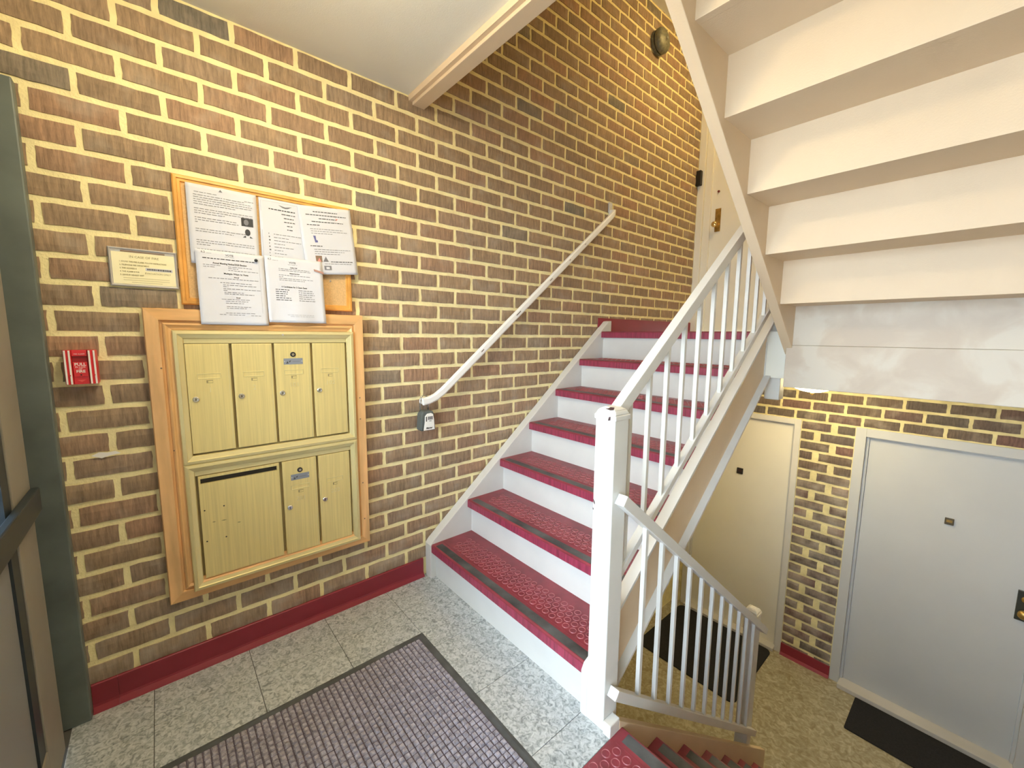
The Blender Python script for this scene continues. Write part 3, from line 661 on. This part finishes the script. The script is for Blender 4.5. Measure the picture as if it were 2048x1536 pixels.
for u0, u1, vv in ((-0.04, 0.06, 0.02), (-0.032, 0.075, 0.012), (-0.032, -0.016, 0.006), (-0.032, 0.09, -0.002), (-0.032, -0.02, -0.008), (-0.03, 0.035, -0.015), (-0.03, 0.066, -0.021)): b.line(u0, u1, vv, 0.0017)
b.text('Email', 0.006, 0.013, -0.034)
for u0, u1, vv in ((-0.04, 0.05, -0.041), (-0.028, 0.048, -0.048), (-0.028, 0.03, -0.055), (-0.026, 0.052, -0.068), (-0.026, 0.04, -0.074), (-0.03, 0.066, -0.092), (-0.05, -0.03, -0.098), (-0.02, 0.03, -0.099), (0.05, 0.083, -0.1)): b.line(u0, u1, vv, 0.0014)
b.rect(0.0895, 0.0900, -0.09, 0.115, INKG); b.done()
# agenda
c = Notice('notice', 'agenda sheet with a numbered list pinned on the cork board', 'paper', -0.602, 1.7145, 0.0205, seed=8)
c.rect(-0.102, -0.1015, -0.13, 0.13, INKG); c.rect(-0.102, 0.1, 0.1295, 0.13, INKG)
c.poly([(-0.04, 0.122), (-0.015, 0.117), (0.01, 0.122), (-0.005, 0.113), (-0.015, 0.111), (-0.025, 0.113)], INKG); c.line(-0.075, 0.02, 0.102, 0.003, INK)
for i, (u, w) in enumerate(((-0.03, 0.05), (-0.022, 0.036), (-0.022, 0.04), (-0.012, 0.02), (-0.012, 0.02))): c.line(u, u + w, 0.088 - i * 0.0145, 0.0024, INK)
for i, w in enumerate((0.1, 0.054, 0.1, 0.042, 0.07, 0.034, 0.045, 0.034, 0.03)): c.line(-0.062, -0.062 + w, 0.006 - i * 0.0125, 0.0016); c.rect(-0.08, -0.078 + (i % 3) * 0.002, 0.004 - i * 0.0125, 0.009 - i * 0.0125, INKG)
c.done()
# newsletter
d = Notice('notice', 'tilted newsletter sheet with small coloured pictures overhanging the board edge', 'paper', -0.4545, 1.722, 0.0250, rot=5.0, tilt=0.006, seed=11)
for i, (u0, u1) in enumerate(((-0.05, 0.05), (-0.08, 0.085), (-0.03, 0.045), (-0.06, 0.07), (-0.08, -0.03))): d.line(u0, u1, 0.118 - i * 0.0135, 0.0024, INK)
d.poly([(0.038, 0.098), (0.05, 0.094), (0.038, 0.086), (0.044, 0.093)], PINKI)
for i, (u0, u1) in enumerate(((-0.07, 0.065), (-0.068, 0.085), (-0.068, 0.02))): d.line(u0, u1, 0.048 - i * 0.009, 0.0015)
d.pic([(-0.062, 0.02), (-0.052, 0.02), (-0.052, 0.003), (-0.046, 0.001), (-0.046, -0.007), (-0.057, -0.008), (-0.059, 0.006)], BLUEI)
d.line(-0.078, -0.03, -0.022, 0.0024, INK)
for i, (u0, u1) in enumerate(((-0.065, 0.09), (-0.064, 0.06), (-0.065, 0.04))): d.line(u0, u1, -0.036 - i * 0.009, 0.0016)
d.pic([(-0.064, -0.088), (-0.038, -0.088), (-0.038, -0.062), (-0.064, -0.062)], BRNI); d.pic([(-0.058, -0.086), (-0.044, -0.086), (-0.05, -0.070)], PINKI, 0.0011); d.pic([(-0.035, -0.086), (-0.012, -0.086), (-0.022, -0.064)], INKG)
d.line(-0.002, 0.09, -0.086, 0.0024, INK); d.line(-0.03, 0.085, -0.095, 0.0016); d.pic([(-0.034, -0.121), (-0.004, -0.121), (-0.004, -0.103), (-0.034, -0.103)], INKG); d.pic([(-0.026, -0.117), (-0.012, -0.117), (-0.012, -0.108), (-0.026, -0.108)], PAPER, 0.0011); d.done()
# candidate list
e = Notice('notice', 'candidate list sheet curling at the foot beside the meeting notice', 'paper', -0.597, 1.5005, 0.0310, h=0.262, tilt=0.022, curl=0.012, seed=14)
e.text('6.2', 0.010, -0.09, 0.120, INKG); e.line(-0.08, -0.06, 0.116, 0.0008); e.text('VOTE', 0.010, -0.008, 0.112, INKG, 0.0003); e.line(-0.025, 0.01, 0.104, 0.0008)
e.text('Lobby Hall', 0.006, -0.004, 0.092)
for i, (u0, u1) in enumerate(((-0.06, 0.055), (-0.06, 0.06))): e.line(u0, u1, 0.085 - i * 0.0065, 0.0014)
e.text('Mailed Services', 0.006, -0.002, 0.068)
for i, (u0, u1) in enumerate(((-0.06, 0.06), (-0.06, -0.045), (-0.06, 0.068), (-0.06, 0.035))): e.line(u0, u1, 0.060 - i * 0.0068, 0.0014)
e.text('6 Candidates for 3 Open Seats', 0.0085, -0.006, 0.013, sx=0.9)
for i, (w1, w2) in enumerate(((0.05, 0.055), (0.044, 0.058), (0.042, 0.062), (0.034, 0.052), (0.054, 0.06), (0.056, 0.062))):
    e.line(-0.076, -0.076 + w1, 0.001 - i * 0.0083, 0.002, INK); e.line(0.008, 0.008 + w2, 0.001 - i * 0.0083, 0.002, INKG)
e.line(-0.04, 0.06, -0.100, 0.0008); e.line(-0.03, 0.065, -0.106, 0.0008); e.done()
pn = thing('push_pin', (0.034, -0.735, 1.606), 'black push pin at the edge of the meeting notice', 'pin'); MB().lathe((0.033, -0.735, 1.606), 'x', [(0, 0.003), (0.006, 0.0035), (0.008, 0.006), (0.011, 0.006), (0.013, 0.003)], 14).build('pin_head', BLACK, pn, smooth=True)
tp = MB().add([(0.0385, -0.524, 1.596), (0.0385, -0.487, 1.588), (0.0385, -0.485, 1.579), (0.0385, -0.522, 1.588), (0.036, -0.524, 1.596), (0.036, -0.487, 1.588), (0.036, -0.485, 1.579), (0.036, -0.522, 1.588)], [(0, 1, 2, 3), (7, 6, 5, 4), (0, 4, 5, 1), (1, 5, 6, 2), (2, 6, 7, 3), (3, 7, 4, 0)]).build('tape_strip', TAPE); tag(tp, 'brown tape strip holding the candidate list', 'tape')
pin2 = MB().lathe((0.013, -0.452, 1.555), 'x', [(0, 0.002), (0.004, 0.004), (0.006, 0.002)], 10).build('push_pin', ALU); tag(pin2, 'small clear push pin on the bare cork', 'pin')

# ------------------------------------------------------------------ fire instruction plaque
fs_ = thing('fire_notice_plaque', (0.01, -1.064, 1.48), 'small cream fire instruction card in a metal frame', 'sign')
MB().box(0.005, 0.010, -1.150, -0.978, 1.483, 1.603).build('backing', ALU, fs_)
for sd in ('left', 'right', 'top', 'bottom'):
    frame_side(sd, -1.153, -0.975, 1.480, 1.607, [(0, 0.005), (0, 0.012), (0.003, 0.014), (0.006, 0.012), (0.008, 0.009), (0.008, 0.005)]).build('frame_rail', ALU, fs_)
cdp = MB().box(0.010, 0.0112, -1.145, -0.983, 1.488, 1.593).build('card', CARD, fs_)
MB().box(0.0112, 0.0118, -1.122, -1.008, 1.594, 1.598).build('slot', BRNI, fs_)
wall_text('lettering', 'IN CASE OF FIRE', 0.0105, -1.063, 1.579, 0.0118, INKC, cdp, sx=1.0)
for body, z in (('1. SOUND THIS FIRE ALARM, FOLLOW INSTRUCTIONS', 1.562), ('2. TELEPHONE FIRE DEPARTMENT', 1.551), ('3. THIS ADDRESS IS', 1.540), ('4. THIS ALARM IS FOR', 1.529), ('5. LEAVE BY NEAREST EXIT', 1.518)):
    wall_text('lettering', body, 0.0064, -1.127, z, 0.0118, INKC, cdp, align='LEFT', sx=0.78, bold=0.0001)
wall_text('lettering', 'EVACUATION ONLY', 0.0078, -1.030, 1.527, 0.0118, INKC, cdp, sx=0.95)
ad = MB().box(0.0112, 0.0119, -1.062, -0.990, 1.536, 1.546).build('address_strip', PAPER, cdp)
m = MB()
rn = random.Random(3); y = -1.058
while y < -0.995: w = rn.uniform(0.002, 0.004); m.box(0.0119, 0.0122, y, y + w, 1.5385, 1.5435); y += w + 0.0014
m.build('lettering', INK, ad)
for z, a_, b_ in ((1.508, -1.12, -1.00), (1.501, -1.12, -1.0), (1.494, -1.10, -1.02)): MB().box(0.0112, 0.0116, a_, b_, z, z + 0.0008).build('ruled_line', INKC, cdp)

# ------------------------------------------------------------------ fire alarm pull station
pt = thing('fire_alarm_pull', (0.02, -1.241, 1.157), 'red and white striped manual fire alarm pull station on the brick', 'fire alarm')
MB().box(0.002, 0.036, -1.279, -1.203, 1.158, 1.267).build('housing', REDP, pt, bevel=0.003)
for a_, b_ in ((-1.279, -1.2585), (-1.2245, -1.203)):
    col_ = MB().prism([(0.034, a_), (0.046, a_ + 0.002), (0.049, (a_ + b_) / 2), (0.046, b_ - 0.002), (0.034, b_)], 'z', 1.158, 1.267).build('side_column', REDP, pt)
    for s in (a_ + 0.0035, b_ - 0.0070): MB().box(0.044, 0.0505, s, s + 0.0042, 1.159, 1.266).build('white_stripe', WHT, col_)
    MB().disc((0.049, (a_ + b_) / 2 + 0.002, 1.187), 'x', 0.003, 0.0022, 10).build('screw', REDP, col_)
MB().box(0.034, 0.043, -1.2585, -1.2245, 1.2485, 1.267).build('top_panel', REDP, pt)
MB().box(0.034, 0.0375, -1.2585, -1.2245, 1.229, 1.2485).build('finger_recess', simple('recess_red', (0.30, 0.01, 0.015), 0.5), pt)
bar = MB().box(0.034, 0.045, -1.258, -1.225, 1.182, 1.229).build('pull_bar', REDP, pt, bevel=0.001)
MB().box(0.034, 0.042, -1.2585, -1.2245, 1.158, 1.182).build('lower_panel', REDP, pt)
wall_text('lettering', 'PULL', 0.0125, -1.2415, 1.2215, 0.0456, WHT, bar, bold=0.0003, sx=0.95)
wall_text('lettering', 'IN CASE', 0.0068, -1.2415, 1.213, 0.0456, WHT, bar, sx=0.95)
wall_text('lettering', 'OF', 0.0068, -1.2415, 1.207, 0.0456, WHT, bar)
wall_text('lettering', 'FIRE', 0.0120, -1.2415, 1.199, 0.0456, WHT, bar, bold=0.0003, sx=0.95)
wall_text('lettering', 'FIRE ALARM', 0.0052, -1.2415, 1.2545, 0.0436, WHT, pt, sx=0.9)
MB().add([(0.0425, -1.252, 1.172), (0.0425, -1.232, 1.172), (0.0425, -1.242, 1.165)], [(0, 2, 1)]).build('arrow', simple('alarm_red_light', (0.8, 0.12, 0.10), 0.4), pt)
MB().disc((0.045, -1.2415, 1.188), 'x', 0.0022, 0.001, 8).build('screw', BLACK, bar)

# ------------------------------------------------------------------ alarm bell high on the wall
be = thing('alarm_bell', (0.03, 2.08, 3.55), 'grey round alarm bell high on the brick wall', 'bell')
MB().disc((0.004, 2.085, 3.60), 'x', 0.085, 0.022, 24).build('back_box', GREYG, be)
MB().lathe((0.026, 2.085, 3.60), 'x', [(0.0, 0.072), (0.012, 0.088), (0.03, 0.088), (0.045, 0.078), (0.058, 0.05), (0.064, 0.018), (0.066, 0.0)], 32).build('gong', GREYG, be, smooth=True)
MB().disc((0.091, 2.085, 3.60), 'x', 0.01, 0.006, 10).build('centre_bolt', CHROME, be)

# ------------------------------------------------------------------ doors
def door(name, label, x0, x1, z0, ztop, yw, leafmat, framemat, fw_=0.055, rec=0.035):
    d = thing(name, ((x0 + x1) / 2, yw, z0), label, 'door', kind='structure')
    fr = MB().box(x0, x0 + fw_, yw - 0.012, yw + 0.12, z0, ztop).box(x1 - fw_, x1, yw - 0.012, yw + 0.12, z0, ztop).box(x0 + fw_, x1 - fw_, yw - 0.012, yw + 0.12, ztop - fw_, ztop).build('door_frame', framemat, d, bevel=0.002)
    MB().box(x0 + fw_, x0 + fw_ + 0.016, yw + rec - 0.016, yw + 0.12, z0, ztop - fw_).box(x1 - fw_ - 0.016, x1 - fw_, yw + rec - 0.016, yw + 0.12, z0, ztop - fw_).box(x0 + fw_ + 0.016, x1 - fw_ - 0.016, yw + rec - 0.016, yw + 0.12, ztop - fw_ - 0.016, ztop - fw_).build('stop', framemat, fr, bevel=0.0015)
    lf = MB().box(x0 + fw_ + 0.018, x1 - fw_ - 0.018, yw + rec, yw + rec + 0.045, z0 + 0.012, ztop - fw_ - 0.018).build('door_leaf', leafmat, d)
    return d, lf
d1, l1 = door('door_1', 'plain pale grey apartment door on the lower level', 1.335, 2.352, ZL, 0.657, YB, DOORW, DOORW, 0.062)
MB().box(1.397, 2.29, YB - 0.075, YB + 0.05, ZL, ZL + 0.035).build('threshold', CONC, d1, bevel=0.004)
def viewer(x, z, y, parent, mat, w=0.021):
    v = MB().box(x - w, x + w, y - 0.012, y, z - w * 1.05, z + w * 1.05).build('door_viewer', mat, parent, bevel=0.003)
    MB().box(x - w * 0.65, x + w * 0.65, y - 0.0145, y - 0.012, z - w * 0.25, z + w * 0.55).build('viewer_flap', BRASS if mat is not BLACK else RUST, v)
viewer(1.868, 0.093, YB + 0.035, l1, simple('dark_bronze', (0.10, 0.08, 0.05), 0.4, metal=0.4), 0.022)
pl = MB().box(2.198, 2.262, YB + 0.020, YB + 0.035, -0.43, -0.235).build('lock_plate', simple('lock_black', (0.03, 0.035, 0.03), 0.4), l1, bevel=0.003)
MB().lathe((2.232, YB + 0.020, -0.285), 'y', [(0, 0.018), (-0.012, 0.018), (-0.016, 0.012)], 16).build('deadbolt', BRASS, pl)
MB().lathe((2.232, YB + 0.020, -0.37), 'y', [(0, 0.012), (-0.02, 0.012), (-0.03, 0.026), (-0.05, 0.028), (-0.06, 0.015)], 20).build('knob', BRASS, pl, smooth=True)
d2, l2 = door('door_2', 'cream apartment door under the climbing stair', 0.075, 0.985, ZL, 0.657, YB, DOORP, WHITE, 0.045)
MB().box(0.12, 0.94, YB - 0.05, YB + 0.05, ZL, ZL + 0.03).build('threshold', CONC, d2, bevel=0.004)
viewer(0.536, 0.098, YB + 0.035, l2, BLACK, 0.026)
d3, l3 = door('door_3', 'cream apartment door at the head of the stairs', 0.004, 1.14, ZH, 3.44, YB - 0.02, DOORP, DOORP, 0.06, 0.03)
MB().box(0.0645, 0.128, YB - 0.010, YB + 0.06, ZH, 3.36).build('jamb_moulding', DOORP, d3, bevel=0.004)
MB().disc((0.186, YB + 0.002, 2.640), 'y', 0.010, 0.01, 12).build('door_viewer', simple('red_brown', (0.18, 0.03, 0.02), 0.5), l3)
bp = MB().box(0.170, 0.218, YB + 0.003, YB + 0.012, 2.285, 2.488).build('lock_plate', BRASS, l3)
MB().lathe((0.182, YB + 0.003, 2.345), 'y', [(0, 0.010), (-0.02, 0.010), (-0.03, 0.024), (-0.046, 0.026), (-0.056, 0.014)], 20).build('knob', simple('bright_brass', (0.75, 0.58, 0.30), 0.25, metal=0.9), bp, smooth=True)
ic = MB().box(0.0, 0.048, YB - 0.075, YB - 0.031, 2.715, 2.846).build('door_chime', BLACK, None, bevel=0.006); tag(ic, 'small black box on the upper door frame', 'chime')

# entrance of glass and dark green metal
d4 = thing('door_4', (0.5, YF, 0), 'dark green glazed entrance door beside the mailbox wall', 'door', kind='structure')
MB().box(0.007, 0.050, YF - 0.075, -1.311, 0.0, 2.045).build('jamb', GREEN, d4, bevel=0.004)
MB().box(0.007, XR - 0.008, YF - 0.075, YF - 0.012, 2.045, 2.12).build('head', GREEN, d4)
MB().box(1.05, 1.11, YF - 0.06, YF + 0.0, 0.0, 2.045).build('mullion', GREEN, d4)
yl = -1.402
MB().box(0.0505, 0.143, yl - 0.02, yl + 0.012, 0.0, 2.045).build('rebate', NAVY, d4)
leaf = MB().box(0.145, 0.33, yl, yl + 0.040, 0.01, 2.04).box(0.94, 1.045, yl, yl + 0.040, 0.01, 2.04).box(0.33, 0.94, yl, yl + 0.040, 0.01, 0.16).box(0.33, 0.94, yl, yl + 0.040, 1.94, 2.04).build('leaf_frame', TANM, d4, bevel=0.002)
MB().box(0.33, 0.39, yl + 0.012, yl + 0.036, 0.16, 1.94).build('gasket', NAVY, leaf)
MB().box(0.39, 0.94, yl + 0.010, yl + 0.030, 0.16, 0.80).build('kick_panel', simple('grey_panel', (0.22, 0.225, 0.225), 0.5), d4)
MB().box(0.155, 1.03, yl + 0.0405, yl + 0.060, 0.80, 0.872).build('push_bar', NAVY, d4, bevel=0.004)
MB().box(0.39, 0.94, yl + 0.016, yl + 0.022, 0.80, 1.94).build('pane', GLASS, d4)
w1 = thing('window_1', (1.7, YF, 0), 'tall glazed side light of the entrance', 'window', kind='structure')
MB().box(1.11, XR - 0.004, YF - 0.06, YF - 0.012, 0.0, 0.06).box(XR - 0.05, XR - 0.004, YF - 0.06, YF - 0.012, 0.06, 2.045).build('window_frame', GREEN, w1)
MB().box(1.11, XR - 0.05, YF - 0.038, YF - 0.032, 0.06, 2.045).build('pane', GLASS, w1)

# ------------------------------------------------------------------ mats
em = thing('entrance_mat', (0.95, -0.7, 0), 'grey purple waffle carpet mat with rubber edge on the tiles', 'mat')
MX0, MX1, MY0, MY1 = 0.403, 1.62, -1.165, -0.242
MB().add([(MX0, MY0, 0.0004), (MX1, MY0, 0.0004), (MX1, MY1, 0.0004), (MX0, MY1, 0.0004), (MX0 + .012, MY0 + .012, 0.004), (MX1 - .012, MY0 + .012, 0.004), (MX1 - .012, MY1 - .012, 0.004), (MX0 + .012, MY1 - .012, 0.004)],
         [(0, 3, 2, 1), (4, 5, 6, 7), (0, 1, 5, 4), (1, 2, 6, 5), (2, 3, 7, 6), (3, 0, 4, 7)]).build('rubber_base', MATR, em)
m = MB(); P = 0.0200; hb = 0.0088
x = MX0 + 0.042
rn = random.Random(5)
while x < MX1 - 0.03:
    y = MY0 + 0.042
    while y < MY1 - 0.03:
        j = lambda: rn.uniform(-0.001, 0.001); zt = 0.0105 + rn.uniform(-0.0015, 0.001); s = hb; t_ = hb - 0.0032
        m.add([(x - s, y - s, 0.004), (x + s, y - s, 0.004), (x + s, y + s, 0.004), (x - s, y + s, 0.004), (x - t_ + j(), y - t_ + j(), zt), (x + t_ + j(), y - t_ + j(), zt), (x + t_ + j(), y + t_ + j(), zt), (x - t_ + j(), y + t_ + j(), zt)],
              [(4, 5, 6, 7), (0, 1, 5, 4), (1, 2, 6, 5), (2, 3, 7, 6), (3, 0, 4, 7)]); y += P
    x += P
m.build('waffle_pile', MATC, em, kind='stuff')
MB().box(MX0 + 0.03, MX1 - 0.03, MY0 + 0.03, MY1 - 0.03, 0.0035, 0.0048).build('carpet_ground', simple('mat_carpet_dark', (0.10, 0.085, 0.12), 0.95), em)
def rmat(name, label, x0, x1, y0, y1, z, r=0.03):
    pts = []
    for cx, cy, a0 in ((x1 - r, y1 - r, 0), (x0 + r, y1 - r, 90), (x0 + r, y0 + r, 180), (x1 - r, y0 + r, 270)):
        for i in range(6): a = math.radians(a0 + 18 * i); pts.append((cx + r * math.cos(a), cy + r * math.sin(a)))
    o = MB().prism(pts, 'z', z, z + 0.010).build(name, MATB, None, bevel=0.003); return tag(o, label, 'mat')
rmat('doormat', 'black doormat in front of the cream lower door', 0.10, 0.935, 2.05, 2.865, ZL, 0.05)
rmat('doormat', 'black doormat in front of the pale grey lower door', 1.515, 2.24, 2.46, 2.838, ZL, 0.01)

# ------------------------------------------------------------------ lamps
def ceiling_lamp(x, y, z, label, strength, col, r=0.15):
    t = thing('ceiling_lamp', (x, y, z), label, 'lamp')
    MB().disc((x, y, z - 0.055), 'z', r * 0.75, 0.055, 28).build('canopy', BRASS, t)
    z -= 0.033
    MB().lathe((x, y, z - 0.02), 'z', [(0.0, r), (-0.012, r), (-0.04, r * 0.9), (-0.065, r * 0.66), (-0.082, r * 0.35), (-0.088, 0.012)], 32).build('glass_shade', lamp_mat('lamp_glow', col, strength), t, smooth=True)
    MB().lathe((x, y, z - 0.106), 'z', [(0, 0.010), (-0.008, 0.012), (-0.018, 0.006), (-0.022, 0.0)], 12).build('finial', BRASS, t)
ceiling_lamp(1.2, 2.2, 1.11, 'lit dome lamp under the half landing', LAMP_LOW, (1.0, 0.80, 0.42))
ceiling_lamp(0.82, -0.72, ZS, 'added unseen dome lamp on the entry ceiling brightening the mailbox wall', LAMP_FILL, (1.0, 0.84, 0.54))  # out-of-view lamp, added and placed to brighten the left wall
ceiling_lamp(0.95, 2.15, 3.865, 'lit dome lamp high above the half landing', LAMP_UP, (1.0, 0.70, 0.28))
